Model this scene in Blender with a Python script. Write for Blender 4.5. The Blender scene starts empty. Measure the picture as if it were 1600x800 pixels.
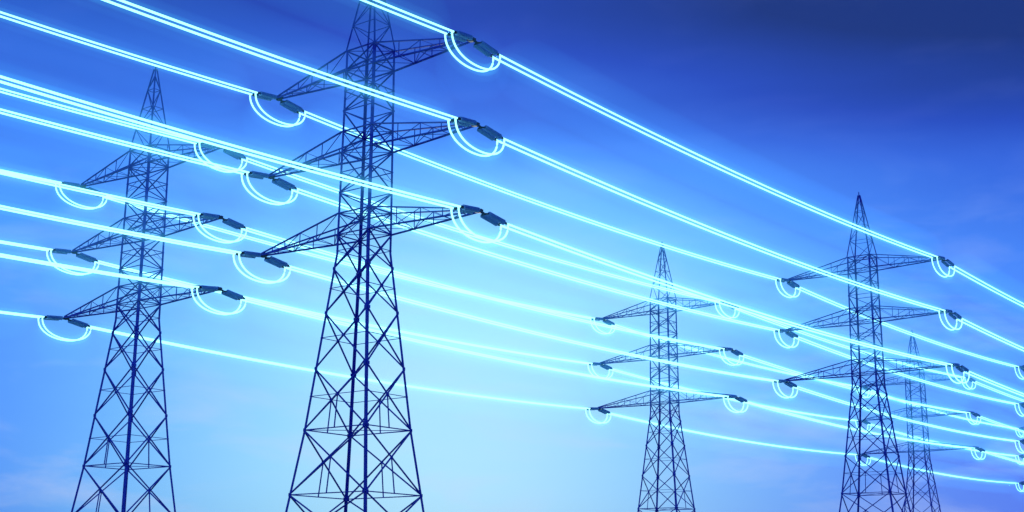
import bpy, bmesh, math, random
from mathutils import Vector, Matrix
random.seed(7)
S = bpy.context.scene
COL = S.collection

def lin(r, g, b):
    f = lambda c: (c/255/12.92) if c/255 <= .04045 else ((c/255+.055)/1.055)**2.4
    return (f(r), f(g), f(b), 1.0)

# ------------------------------------------------------------------ camera
F_PX, PITCH, ROLL = 2181.0, .2351, .0092
cd = bpy.data.cameras.new('camera')
cam = bpy.data.objects.new('camera', cd); COL.objects.link(cam)
cd.sensor_width = 36; cd.lens = F_PX/1600*36; cd.clip_start = .1; cd.clip_end = 20000
R0 = Vector((1, 0, 0)); U0 = Vector((0, -math.sin(PITCH), math.cos(PITCH))); B0v = Vector((0, -math.cos(PITCH), -math.sin(PITCH)))
c_, s_ = math.cos(ROLL), math.sin(ROLL)
Rv = c_*R0 + s_*U0; Uv = -s_*R0 + c_*U0
cam.matrix_world = Matrix(((Rv.x, Uv.x, B0v.x, 0), (Rv.y, Uv.y, B0v.y, 0), (Rv.z, Uv.z, B0v.z, 0), (0, 0, 0, 1)))
S.camera = cam

def project(P):                      # to 1600x800 pixels, only used to skip what lies wholly out of frame
    y = -P.dot(B0v)
    if y < 1: return None
    return (800 + F_PX*P.dot(Rv)/y, 400 - F_PX*P.dot(Uv)/y)

# ------------------------------------------------------------------ light
SUN_AZ, SUN_EL = math.radians(-1.0), math.radians(4.0)     # low sun straight ahead, behind the pylons
ld = bpy.data.lights.new('sun', 'SUN'); ld.energy = 1.0; ld.angle = math.radians(.5); ld.color = (1, .93, .84)
lo = bpy.data.objects.new('sun', ld); COL.objects.link(lo)
sd = Vector((math.sin(SUN_AZ)*math.cos(SUN_EL), math.cos(SUN_AZ)*math.cos(SUN_EL), math.sin(SUN_EL)))
lo.rotation_euler = (-sd).to_track_quat('-Z', 'Y').to_euler()

S.view_settings.view_transform = 'Standard'; S.view_settings.look = 'None'
S.view_settings.exposure = 0; S.view_settings.gamma = 1; S.view_settings.use_curve_mapping = False
S.render.engine = 'CYCLES'
S.cycles.max_bounces = 5; S.cycles.volume_bounces = 0; S.cycles.transparent_max_bounces = 16
S.cycles.use_denoising = True

W = bpy.data.worlds.new('World'); S.world = W; W.use_nodes = True
nt = W.node_tree; N = nt.nodes; Lk = nt.links; N.clear()
def val(x):
    n = N.new('ShaderNodeValue'); n.outputs[0].default_value = x; return n.outputs[0]
def mth(op, *a, clamp=False):
    n = N.new('ShaderNodeMath'); n.operation = op; n.use_clamp = clamp
    for i, x in enumerate(a):
        if isinstance(x, (int, float)): n.inputs[i].default_value = x
        else: Lk.new(x, n.inputs[i])
    return n.outputs[0]
tc = N.new('ShaderNodeTexCoord'); sx = N.new('ShaderNodeSeparateXYZ'); Lk.new(tc.outputs['Generated'], sx.inputs[0])
az = mth('ARCTAN2', sx.outputs[0], sx.outputs[1])
el = mth('ARCSINE', sx.outputs[2])
def gauss(a0, e0, sa, se):
    u = mth('DIVIDE', mth('SUBTRACT', az, a0), sa); v = mth('DIVIDE', mth('SUBTRACT', el, e0), se)
    q = mth('ADD', mth('MULTIPLY', u, u), mth('MULTIPLY', v, v))
    return mth('EXPONENT', mth('MULTIPLY', q, -1.0))
def ramp(x, stops, interp='LINEAR'):
    n = N.new('ShaderNodeValToRGB'); Lk.new(x, n.inputs[0]); n.color_ramp.interpolation = interp
    e = n.color_ramp.elements
    while len(e) < len(stops): e.new(.5)
    for i, (p, c) in enumerate(stops): e[i].position = p; e[i].color = c
    return n.outputs[0]
g = lambda v: (v, v, v, 1)
base = ramp(mth('MULTIPLY', el, 1.6, clamp=True), [(0, g(.50)), (.30, g(.47)), (.45, g(.40)), (.56, g(.25)), (.66, g(.13)), (1, g(.06))], 'EASE')
# wispy cloud: noise stretched along the horizon
cv = N.new('ShaderNodeCombineXYZ'); Lk.new(mth('MULTIPLY', az, 5.0), cv.inputs[0]); Lk.new(mth('MULTIPLY', el, 17.0), cv.inputs[1])
nz = N.new('ShaderNodeTexNoise'); nz.inputs['Scale'].default_value = 1.6; nz.inputs['Detail'].default_value = 6; nz.inputs['Roughness'].default_value = .55
nz.inputs['Distortion'].default_value = .4
Lk.new(cv.outputs[0], nz.inputs['Vector'])
b = mth('ADD', base, mth('MULTIPLY', gauss(-.045, .13, .225, .165), .36))
b = mth('ADD', b, mth('MULTIPLY', gauss(.02, .22, .24, .085), .11))
b = mth('ADD', b, mth('MULTIPLY', gauss(-.05, .03, .27, .08), .13))
b = mth('SUBTRACT', b, mth('MULTIPLY', gauss(.42, .44, .30, .17), .27))
b = mth('SUBTRACT', b, mth('MULTIPLY', gauss(-.40, .02, .12, .16), .08))
b = mth('ADD', b, mth('MULTIPLY', mth('SUBTRACT', nz.outputs['Fac'], .5), .05), clamp=True)
skyc = ramp(b, [(0, lin(20, 42, 112)), (.18, lin(32, 68, 182)), (.30, lin(48, 98, 215)), (.46, lin(70, 140, 250)),
                (.62, lin(108, 183, 255)), (.80, lin(145, 213, 255)), (1, lin(184, 235, 255))])
# low band on the right turns violet
vi = N.new('ShaderNodeMixRGB'); Lk.new(mth('MULTIPLY', gauss(.42, .03, .26, .13), .72), vi.inputs[0]); Lk.new(skyc, vi.inputs[1]); vi.inputs[2].default_value = lin(80, 98, 245)
# thin pinkish cloud streaks
cl = ramp(nz.outputs['Fac'], [(0, g(0)), (.50, g(0)), (.72, g(1)), (1, g(1))])
pk = N.new('ShaderNodeMixRGB'); Lk.new(mth('MULTIPLY', mth('MULTIPLY', cl, ramp(mth('MULTIPLY', el, 1.6, clamp=True), [(0, g(1)), (.12, g(1)), (.22, g(.55)), (.34, g(.4)), (.48, g(.05)), (1, g(0))])), .45), pk.inputs[0]); Lk.new(vi.outputs[0], pk.inputs[1]); pk.inputs[2].default_value = lin(190, 205, 250)
bg1 = N.new('ShaderNodeBackground'); Lk.new(pk.outputs[0], bg1.inputs[0]); bg1.inputs[1].default_value = 1.03
# physical sky underneath, blue-filtered
sk = N.new('ShaderNodeTexSky'); sk.sky_type = 'NISHITA'; sk.sun_disc = False
sk.sun_elevation = SUN_EL; sk.sun_rotation = SUN_AZ
tint = N.new('ShaderNodeMixRGB'); tint.blend_type = 'MULTIPLY'; tint.inputs[0].default_value = 1
Lk.new(sk.outputs[0], tint.inputs[1]); tint.inputs[2].default_value = (.05, .12, .45, 1)
bg2 = N.new('ShaderNodeBackground'); Lk.new(tint.outputs[0], bg2.inputs[0]); bg2.inputs[1].default_value = .05
ad = N.new('ShaderNodeAddShader'); Lk.new(bg1.outputs[0], ad.inputs[0]); Lk.new(bg2.outputs[0], ad.inputs[1])
wo = N.new('ShaderNodeOutputWorld'); Lk.new(ad.outputs[0], wo.inputs[0])

# ------------------------------------------------------------------ materials
def pmat(name, col, rough=.5, metal=0.0, noise=None, bump=0):
    m = bpy.data.materials.new(name); m.use_nodes = True
    t = m.node_tree; p = t.nodes['Principled BSDF']
    p.inputs['Base Color'].default_value = (*col, 1); p.inputs['Roughness'].default_value = rough; p.inputs['Metallic'].default_value = metal
    if noise:
        sc, col2 = noise
        c = t.nodes.new('ShaderNodeTexCoord'); n = t.nodes.new('ShaderNodeTexNoise'); n.inputs['Scale'].default_value = sc; n.inputs['Detail'].default_value = 6
        r = t.nodes.new('ShaderNodeValToRGB'); r.color_ramp.elements[0].position = .35; r.color_ramp.elements[1].position = .68
        r.color_ramp.elements[0].color = (*col, 1); r.color_ramp.elements[1].color = (*col2, 1)
        t.links.new(c.outputs['Object'], n.inputs['Vector']); t.links.new(n.outputs['Fac'], r.inputs[0]); t.links.new(r.outputs[0], p.inputs['Base Color'])
        if bump:
            bp = t.nodes.new('ShaderNodeBump'); bp.inputs['Strength'].default_value = bump; t.links.new(n.outputs['Fac'], bp.inputs['Height']); t.links.new(bp.outputs[0], p.inputs['Normal'])
    return m
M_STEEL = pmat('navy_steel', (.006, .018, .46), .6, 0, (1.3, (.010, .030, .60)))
M_HARD = pmat('dark_fitting', (.02, .03, .06), .45, .6)
M_INS = pmat('slate_porcelain', (.20, .38, .72), .5, 0, (9, (.30, .50, .85)))
M_CONC = pmat('concrete', (.28, .28, .27), .9, 0, (3, (.36, .35, .33)), .2)
M_GROUND = pmat('meadow', (.045, .07, .03), 1, 0, (.05, (.10, .10, .05)), .3)
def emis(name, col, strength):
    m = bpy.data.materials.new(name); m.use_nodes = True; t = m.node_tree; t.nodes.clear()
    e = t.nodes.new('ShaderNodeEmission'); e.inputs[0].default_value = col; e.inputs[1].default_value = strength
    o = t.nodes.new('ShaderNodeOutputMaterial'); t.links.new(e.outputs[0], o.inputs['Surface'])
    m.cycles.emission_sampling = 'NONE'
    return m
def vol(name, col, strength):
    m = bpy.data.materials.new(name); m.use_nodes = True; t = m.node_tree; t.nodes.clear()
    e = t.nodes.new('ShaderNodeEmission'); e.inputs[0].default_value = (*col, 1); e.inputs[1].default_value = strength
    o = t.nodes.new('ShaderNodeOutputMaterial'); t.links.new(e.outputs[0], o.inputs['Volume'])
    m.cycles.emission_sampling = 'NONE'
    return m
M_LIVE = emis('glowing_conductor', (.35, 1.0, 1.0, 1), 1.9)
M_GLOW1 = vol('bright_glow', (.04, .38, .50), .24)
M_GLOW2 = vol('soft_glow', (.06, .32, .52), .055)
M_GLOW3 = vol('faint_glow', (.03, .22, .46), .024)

# ------------------------------------------------------------------ mesh helpers
def finish(name, bm, mat, parent=None, smooth=False):
    me = bpy.data.meshes.new(name)
    if name != 'ground': bmesh.ops.recalc_face_normals(bm, faces=bm.faces)
    bm.normal_update(); bm.to_mesh(me); bm.free(); me.materials.append(mat)
    if smooth:
        for p in me.polygons: p.use_smooth = True
    o = bpy.data.objects.new(name, me); COL.objects.link(o)
    if parent is not None: o.parent = parent
    return o
def frame(d, hint=Vector((0, 0, 1))):
    d = d.normalized()
    if abs(d.dot(hint)) > .98: hint = Vector((1, 0, 0))
    u = d.cross(hint).normalized(); return u, u.cross(d).normalized()
def bar(bm, p, q, w):                                   # flat steel bar, slightly wider than thick
    p, q = Vector(p), Vector(q); u, v = frame(q-p); h = w/2
    vs = [bm.verts.new(e + u*a*h + v*b_*h*.8) for e in (p, q) for a, b_ in ((-1, -1), (1, -1), (1, 1), (-1, 1))]
    for i in range(4): bm.faces.new((vs[i], vs[(i+1) % 4], vs[4+(i+1) % 4], vs[4+i]))
    bm.faces.new(vs[3::-1]); bm.faces.new(vs[4:])
def angle(bm, pts, w, ix, iy):                          # L-section leg, its flanges pointing along ix and iy
    t = w*.22; ix, iy = Vector(ix), Vector(iy)
    prof = [(0, 0), (w, 0), (w, t), (t, t), (t, w), (0, w)]
    rings = [[bm.verts.new(Vector(p) + ix*a + iy*b_) for a, b_ in prof] for p in pts]
    for r, s in zip(rings, rings[1:]):
        for i in range(6): bm.faces.new((r[i], r[(i+1) % 6], s[(i+1) % 6], s[i]))
    bm.faces.new(rings[0][::-1]); bm.faces.new(rings[-1])
def tube(bm, pts, r, seg=8, cap=True):
    rings = []; n = len(pts)
    for i, p in enumerate(pts):
        d = pts[min(i+1, n-1)] - pts[max(i-1, 0)]; u, v = frame(d)
        rr = r[i] if isinstance(r, (list, tuple)) else r
        rings.append([bm.verts.new(p + rr*(u*math.cos(2*math.pi*k/seg) + v*math.sin(2*math.pi*k/seg))) for k in range(seg)])
    for a, b_ in zip(rings, rings[1:]):
        for k in range(seg): bm.faces.new((a[k], a[(k+1) % seg], b_[(k+1) % seg], b_[k]))
    if cap: bm.faces.new(rings[0][::-1]); bm.faces.new(rings[-1])
def root(name, loc, label, cat, group=None):
    o = bpy.data.objects.new(name, None); o.empty_display_size = .5; COL.objects.link(o); o.location = loc
    o['label'] = label; o['category'] = cat
    if group: o['group'] = group
    return o
def retag(o, label): o['label'] = label

# ------------------------------------------------------------------ where things stand (metres, camera at the origin)
TH = .6733
LD = Vector((math.sin(TH), math.cos(TH), 0)); AD = Vector((math.cos(TH), -math.sin(TH), 0))   # along the line, along the arms
POS = {'A0': Vector((-10.19, 93.31, 23.76)), 'A1': Vector((40.44, 156.78, 24.26)), 'A2': Vector((91.05, 220.23, 24.30)),
       'B0': Vector((-31.29, 114.89, 23.04)), 'B1': Vector((19.81, 178.96, 23.65)), 'B2': Vector((70.83, 242.93, 24.10)), 'B3': Vector((121.67, 306.67, 24.29))}
POS['Am'] = POS['A0'] - LD*80.5; POS['Bm'] = POS['B0'] - LD*81
POS['A3'] = POS['A2'] + LD*81; POS['B4'] = POS['B3'] + LD*81
ARM_L = [9.55, 9.99, 10.39]; ARM_Z = [12.0, 5.954, 0.0]; ARM_U = [1.495, 1.53, 1.528]      # arm length, lower chord height, depth
PEAK_Z, RAT = 21.15, 1.32
H_BASE = 25.5                                           # reference level (lowest arm) above the ground
def half(z):
    zt = ARM_Z[0] + ARM_U[0]
    if z > zt: return 1.052 + (.05 - 1.052)*(z-zt)/(PEAK_Z-zt)
    if z >= -1.3: return 1.149 + (1.052-1.149)*max(z, 0)/zt
    if z >= -13.47: return 1.149 + (-1.3-z)*.0848
    return 1.149 + 12.17*.0848 + (-13.47-z)*.112
def corner(sa, sl, z):
    w = half(z); return Vector((sa*w*RAT, sl*w, z))       # tower space: x along arms, y along the line

# ------------------------------------------------------------------ ground
def ground_z(x, y):
    num = den = 0
    for k, p in POS.items():
        w = 1/(((x-p.x)**2 + (y-p.y)**2) + 60); num += w*(p.z-H_BASE); den += w
    w = 1/(x*x+y*y+60)*2; num += w*-1.75; den += w
    return num/den
bm = bmesh.new(); n = 90; R_G = 1150
gv = []
for i in range(n+1):
    for j in range(n+1):
        u, v = 2*i/n-1, 2*j/n-1
        x = math.copysign(abs(u)**1.7, u)*R_G; y = math.copysign(abs(v)**1.7, v)*R_G
        gv.append(bm.verts.new((x, y, ground_z(x, y))))
for i in range(n):
    for j in range(n):
        a = i*(n+1)+j; bm.faces.new((gv[a], gv[a+n+1], gv[a+n+2], gv[a+1]))
gr = finish('ground', bm, M_GROUND, None, True); gr['kind'] = 'structure'

# ------------------------------------------------------------------ pylon
Z_UP = [13.495, 12.0, 10.49, 8.99, 7.484, 5.954, 4.48, 3.0, 1.528, 0.0]
Z_LO = [0.0, -2.4, -5.5, -9.33, -13.47, -17.75, -21.6, -25.2]
Z_PK = [13.495, 15.42, 17.3, 19.0, 20.3]
FACES = [((-1, -1), (1, -1)), ((1, -1), (1, 1)), ((1, 1), (-1, 1)), ((-1, 1), (-1, -1))]
def build_pylon():
    t = root('lattice_pylon', (0, 0, 0), '', 'pylon', 'lattice pylons carrying the glowing lines')
    for sa, sl in ((-1, -1), (1, -1), (1, 1), (-1, 1)):
        bm = bmesh.new()
        zs = [-25.3, -13.47, -1.3, 0, 13.495]
        angle(bm, [corner(sa, sl, z) for z in zs], .17, (-sa, 0, 0), (0, -sl, 0))
        finish('leg', bm, M_STEEL, t)
        bm = bmesh.new(); c = corner(sa, sl, -25.3)
        tube(bm, [Vector((c.x, c.y, z)) for z in (-26.6, -25.35, -25.2)], [.55, .5, .38], 12)
        finish('footing', bm, M_CONC, t)
    for fi, (c0, c1) in enumerate(FACES):
        bm = bmesh.new()
        for i, (za, zb) in enumerate(zip(Z_UP, Z_UP[1:])):
            a0, a1, b0, b1 = corner(*c0, za), corner(*c1, za), corner(*c0, zb), corner(*c1, zb)
            bar(bm, a0, a1, .10 if i in (0, 1, 4, 5, 8) else .07)
            flip = (i + fi) % 2
            bar(bm, a0 if flip else a1, b1 if flip else b0, .09)
            if i in (0, 4, 8): bar(bm, a1 if flip else a0, b0 if flip else b1, .05)
            elif i % 2 == 0 : bar(bm, (a0+a1)/2, (a0+b0)/2 if not flip else (a1+b1)/2, .035)
        bar(bm, corner(*c0, 0), corner(*c1, 0), .085)
        for i, (za, zb) in enumerate(zip(Z_LO, Z_LO[1:])):
            a0, a1, b0, b1 = corner(*c0, za), corner(*c1, za), corner(*c0, zb), corner(*c1, zb)
            bar(bm, a0, b1, .095)
            bar(bm, a1, b0, .095)
            k = half(za)/(half(za)+half(zb)); zc = za + (zb-za)*k
            if i <= 3: bar(bm, corner(*c0, zc), corner(*c1, zc), .05)
            out = (corner(*c0, 0)+corner(*c1, 0)); out.z = 0; out.normalize()
            if i >= 3:
                bar(bm, b0, b1, .08)
                bar(bm, corner(*c0, zc).lerp(corner(*c1, zc), .5), (b0+b1)/2, .07)
            # gusset plates at the crossing and on the legs
            al = (b1-b0).normalized()
            for c_p, w_p in ((corner(*c0, zc).lerp(corner(*c1, zc), .5), .10), (b0 + al*.12, .12), (b1 - al*.12, .12)):
                q = [c_p + out*.055 + al*w_p*x + Vector((0, 0, w_p*y)) for x, y in ((-1, -.9), (1, -.9), (1, .9), (-1, .9))]
                fr = [bm.verts.new(v) for v in q]; bk = [bm.verts.new(v - out*.02) for v in q]
                bm.faces.new(fr); bm.faces.new(bk[::-1])
                for e in range(4): bm.faces.new((fr[e], bk[e], bk[(e+1) % 4], fr[(e+1) % 4]))
        finish('bracing', bm, M_STEEL, t)
    # plan bracing between the faces at the arm levels
    for z in (13.495, 12.0, 7.484, 5.954, 1.528, 0.0, -13.47):
        bm = bmesh.new()
        bar(bm, corner(-1, -1, z), corner(1, 1, z), .05); bar(bm, corner(1, -1, z-.06), corner(-1, 1, z), .05)
        finish('plan_bracing', bm, M_STEEL, t)
    bm = bmesh.new()                                       # spire
    for sa, sl in ((-1, -1), (1, -1), (1, 1), (-1, 1)):
        bar(bm, corner(sa, sl, 13.495), corner(sa, sl, 20.95), .12)
    for fi, (c0, c1) in enumerate(FACES):
        for i, (za, zb) in enumerate(zip(Z_PK, Z_PK[1:])):
            a0, a1, b0, b1 = corner(*c0, za), corner(*c1, za), corner(*c0, zb), corner(*c1, zb)
            if i: bar(bm, a0, a1, .05)
            (bar(bm, a0, b1, .06) if (i+fi) % 2 else bar(bm, a1, b0, .06))
    bar(bm, (0, 0, 20.6), (0, 0, 21.35), .09)
    finish('spire', bm, M_STEEL, t)
    for k in range(3):
        for s in (-1, 1):
            zl, zu = ARM_Z[k], ARM_Z[k]+ARM_U[k]; bm = bmesh.new()
            ch = []
            for sl in (-1, 1):
                tip = Vector((s*ARM_L[k], sl*.13, zl+.02))
                ch.append((corner(s, sl, zu), Vector((tip.x, tip.y, tip.z+.12)), corner(s, sl, zl), tip))
                bar(bm, ch[-1][0], ch[-1][1], .105); bar(bm, ch[-1][2], ch[-1][3], .125)
            st = [.0, .26, .48, .68, .85]
            P = lambda side, lvl, u: ch[side][lvl*2].lerp(ch[side][lvl*2+1], u)
            for i, u in enumerate(st):
                if i:
                    for sd_ in (0, 1): bar(bm, P(sd_, 0, u), P(sd_, 1, u), .055)
                    bar(bm, P(0, 1, u), P(1, 1, u), .045)
                if i < len(st)-1:
                    v = st[i+1]
                    for sd_ in (0, 1): bar(bm, P(sd_, i % 2, u), P(sd_, 1-i % 2, v), .045)
                    bar(bm, P(i % 2, 1, u), P(1-i % 2, 1, v), .04)
            # short wall-side strut seen under the root of each arm
            arm = finish('crossarm', bm, M_STEEL, t)
            bm = bmesh.new(); x = s*ARM_L[k]
            bar(bm, (x-s*.35, 0, zl+.05), (x+s*.12, 0, zl-.02), .3); bar(bm, (x, -.34, zl-.05), (x, .34, zl-.05), .12)
            finish('attachment_plate', bm, M_HARD, arm)
    return t
def copy_tree(o, parent=None):
    c = o.copy(); COL.objects.link(c)
    if parent is not None: c.parent = parent
    for ch in [x for x in bpy.data.objects if x.parent == o]: copy_tree(ch, c)
    return c
PY_LABEL = {'A0': 'nearest and largest pylon, its spire cut off by the top edge',
            'B0': 'pylon at the far left, behind the nearest one, spire under a cable',
            'B1': 'slim pale pylon standing alone right of the middle',
            'A1': 'dark pylon on the right with a full pointed spire',
            'B2': 'small faint pylon half hidden behind the dark right pylon',
            'A2': 'pylon just past the right edge, only its left arm ends showing',
            'B3': 'farthest pylon at the right edge, tiny arm ends low down'}
PY = {'A0': 'the nearest pylon', 'B0': 'the left pylon', 'B1': 'the slim pylon', 'A1': 'the right pylon',
      'B2': 'the hidden pylon', 'A2': 'the cropped pylon', 'B3': 'the farthest pylon'}
proto = build_pylon()
for i, k in enumerate(PY_LABEL):
    t = proto if i == 0 else copy_tree(proto)
    t.location = POS[k]; t.rotation_euler = (0, 0, -TH); t['label'] = PY_LABEL[k]

# ------------------------------------------------------------------ insulators, jumper loops, cables
INS, GAP, DROP = 2.25, .30, .22         # string length, half the spacing of the twin cables, sag of a string
LVL = ['upper', 'middle', 'lower']; SIDE = {-1: 'left', 1: 'right'}
def tip(k, s, lv): return POS[k] + AD*s*ARM_L[lv] + Vector((0, 0, ARM_Z[lv]-.05))
def string_end(k, s, lv, d): return tip(k, s, lv) + LD*d*INS + Vector((0, 0, -DROP - (.12 if d > 0 else 0)))
def in_frame(pts, m=40):
    for p in pts:
        q = project(p)
        if q and -m < q[0] < 1600+m and -m < q[1] < 800+m: return True
    return False
def local(o, p): return p - o.location

def shed_insulator(p, q, name, parent):
    n_s = 13; pts = []; rr = []
    for i in range(n_s):
        u = (i+.5)/n_s; e = .5/n_s
        for du, r in ((-e*.9, .055), (-e*.35, .06), (-e*.1, .185), (e*.35, .165), (e*.55, .06)):
            pts.append(p.lerp(q, u+du)); rr.append(r)
    bm = bmesh.new(); tube(bm, pts, rr, 10)
    return finish(name, bm, M_INS, parent)
def build_string(d):                     # space: origin at the arm tip, world axes; d = direction along the line
    t = root('insulator_string', (0, 0, 0), '', 'insulator', 'strain insulator strings on the arm tips')
    E = LD*d*INS + Vector((0, 0, -DROP - (.12 if d > 0 else 0)))
    for s in (-1, 1):
        a = E*.22 + AD*s*GAP*.92; b_ = E*.93 + AD*s*GAP
        ins = shed_insulator(a, b_, 'insulator', t)
        bm = bmesh.new(); tube(bm, [E*.90 + AD*s*GAP, E*.96 + AD*s*GAP, E*1.06 + AD*s*GAP], [.06, .1, .06], 8); finish('dead_end_clamp', bm, M_HARD, ins, True)
    bm = bmesh.new()
    bar(bm, E*.02, E*.12, .09)
    v = [bm.verts.new(x + z) for z in (Vector((0, 0, .03)), Vector((0, 0, -.03))) for x in (E*.1, E*.22 + AD*(GAP+.05), E*.22 - AD*(GAP+.05))]
    bm.faces.new(v[:3]); bm.faces.new(v[5:2:-1])
    for i in range(3): bm.faces.new((v[i], v[(i+1) % 3], v[3+(i+1) % 3], v[3+i]))
    bmesh.ops.recalc_face_normals(bm, faces=bm.faces)
    finish('yoke_plate', bm, M_HARD, t)
    bm = bmesh.new(); bar(bm, E*.945 - AD*(GAP+.08), E*.945 + AD*(GAP+.08), .09); finish('yoke_plate', bm, M_HARD, t)
    return t
proto_s = {}
WR = .068
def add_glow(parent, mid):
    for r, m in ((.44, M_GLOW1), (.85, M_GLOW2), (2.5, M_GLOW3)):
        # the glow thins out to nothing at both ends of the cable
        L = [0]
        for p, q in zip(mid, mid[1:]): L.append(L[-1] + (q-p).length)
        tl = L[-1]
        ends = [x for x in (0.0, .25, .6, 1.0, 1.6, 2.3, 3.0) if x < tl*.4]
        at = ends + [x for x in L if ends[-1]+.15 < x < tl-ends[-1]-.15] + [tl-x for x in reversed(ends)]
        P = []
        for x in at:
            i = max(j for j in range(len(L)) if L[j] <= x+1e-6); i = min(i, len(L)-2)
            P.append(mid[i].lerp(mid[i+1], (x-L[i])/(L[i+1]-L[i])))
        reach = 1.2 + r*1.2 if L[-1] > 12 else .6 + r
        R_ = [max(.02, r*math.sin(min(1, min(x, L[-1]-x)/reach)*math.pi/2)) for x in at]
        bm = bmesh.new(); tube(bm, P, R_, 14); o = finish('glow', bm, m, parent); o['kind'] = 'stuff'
proto_j = None
for k in ('A0', 'B0', 'A1', 'B1', 'B2', 'A2', 'B3'):
    for lv in range(3):
        for s in (-1, 1):
            T = tip(k, s, lv)
            if not in_frame([T + LD*x for x in (-2.5, 0, 2.5)], 60): continue
            for d in (-1, 1):
                if d in proto_s: o = copy_tree(proto_s[d])
                else: o = proto_s[d] = build_string(d)
                o.location = T
                o['label'] = 'dark insulators on %s side of the %s %s arm tip of %s' % ('left' if d < 0 else 'right', LVL[lv], SIDE[s], PY[k])
            if proto_j is None:
                o = proto_j = root('jumper_loop', (0, 0, 0), '', 'cable', 'glowing jumper loops under the arm tips')
                e0 = LD*-1*(INS+.25) + Vector((0, 0, -DROP)); e1 = LD*(INS+.25) + Vector((0, 0, -DROP-.16))
                def loop(off):
                    P = []
                    for i in range(29):
                        ph = math.pi*i/28
                        c = .5-.5*math.copysign(abs(math.cos(ph))**.92, math.cos(ph))
                        P.append(e0.lerp(e1, c) + AD*off + Vector((0, 0, -1.55*math.sin(ph)**.85)))
                    return P
                for off in (-GAP, GAP):
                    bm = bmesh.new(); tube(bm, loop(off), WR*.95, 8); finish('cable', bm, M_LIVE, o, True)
                add_glow(o, loop(0))
            else: o = copy_tree(proto_j)
            o.location = T
            o['label'] = 'glowing jumper loop under the %s %s arm tip of %s' % (LVL[lv], SIDE[s], PY[k])

SAG = {'Am': 1.0, 'Bm': .95}
ROW = {'A': ['Am', 'A0', 'A1', 'A2', 'A3'], 'B': ['Bm', 'B0', 'B1', 'B2', 'B3', 'B4']}
for r in 'AB':
    for ka, kb in zip(ROW[r], ROW[r][1:]):
        for lv in range(3):
            for s in (-1, 1):
                a = string_end(ka, s, lv, 1); b_ = string_end(kb, s, lv, -1)
                sag = SAG.get(ka, .8)
                def path(off, n=48):
                    out = []
                    for i in range(n+1):
                        u = i/n; p = a.lerp(b_, u) + AD*off; p.z -= 4*sag*u*(1-u); out.append(p)
                    return out
                if not in_frame(path(0), 8): continue
                if ka in PY and kb in PY: lab = 'glowing cable from %s %s arm of %s to %s' % (LVL[lv], SIDE[s], PY[ka], PY[kb])
                elif kb in PY: lab = 'glowing cable from left edge to %s %s arm of %s' % (LVL[lv], SIDE[s], PY[kb])
                else: lab = 'glowing cable leaving %s %s arm of %s rightward' % (LVL[lv], SIDE[s], PY[ka])
                o = root('power_cable', a, lab, 'cable', 'glowing twin power cables between the pylons')
                for off in (-GAP, GAP):
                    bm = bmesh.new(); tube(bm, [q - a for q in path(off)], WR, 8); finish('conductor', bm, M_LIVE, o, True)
                add_glow(o, [q - a for q in path(0)])

# ------------------------------------------------------------------ haze: one closed box round camera, ground and pylons
HAZE = 2.2e-4
bm = bmesh.new()
hx, hz0, hz1 = 1180, -6.0, 60.0
hv = [bm.verts.new((x, y, z)) for z in (hz0, hz1) for x, y in ((-hx, -hx), (hx, -hx), (hx, hx), (-hx, hx))]
for f in ((3, 2, 1, 0), (4, 5, 6, 7), (0, 1, 5, 4), (1, 2, 6, 5), (2, 3, 7, 6), (3, 0, 4, 7)): bm.faces.new([hv[i] for i in f])
m = bpy.data.materials.new('blue_haze'); m.use_nodes = True; t = m.node_tree; t.nodes.clear()
pv = t.nodes.new('ShaderNodeVolumePrincipled'); pv.inputs['Color'].default_value = (.5, .76, 1, 1); pv.inputs['Density'].default_value = HAZE
oo = t.nodes.new('ShaderNodeOutputMaterial'); t.links.new(pv.outputs[0], oo.inputs['Volume'])
hz = finish('haze', bm, m); hz['kind'] = 'stuff'
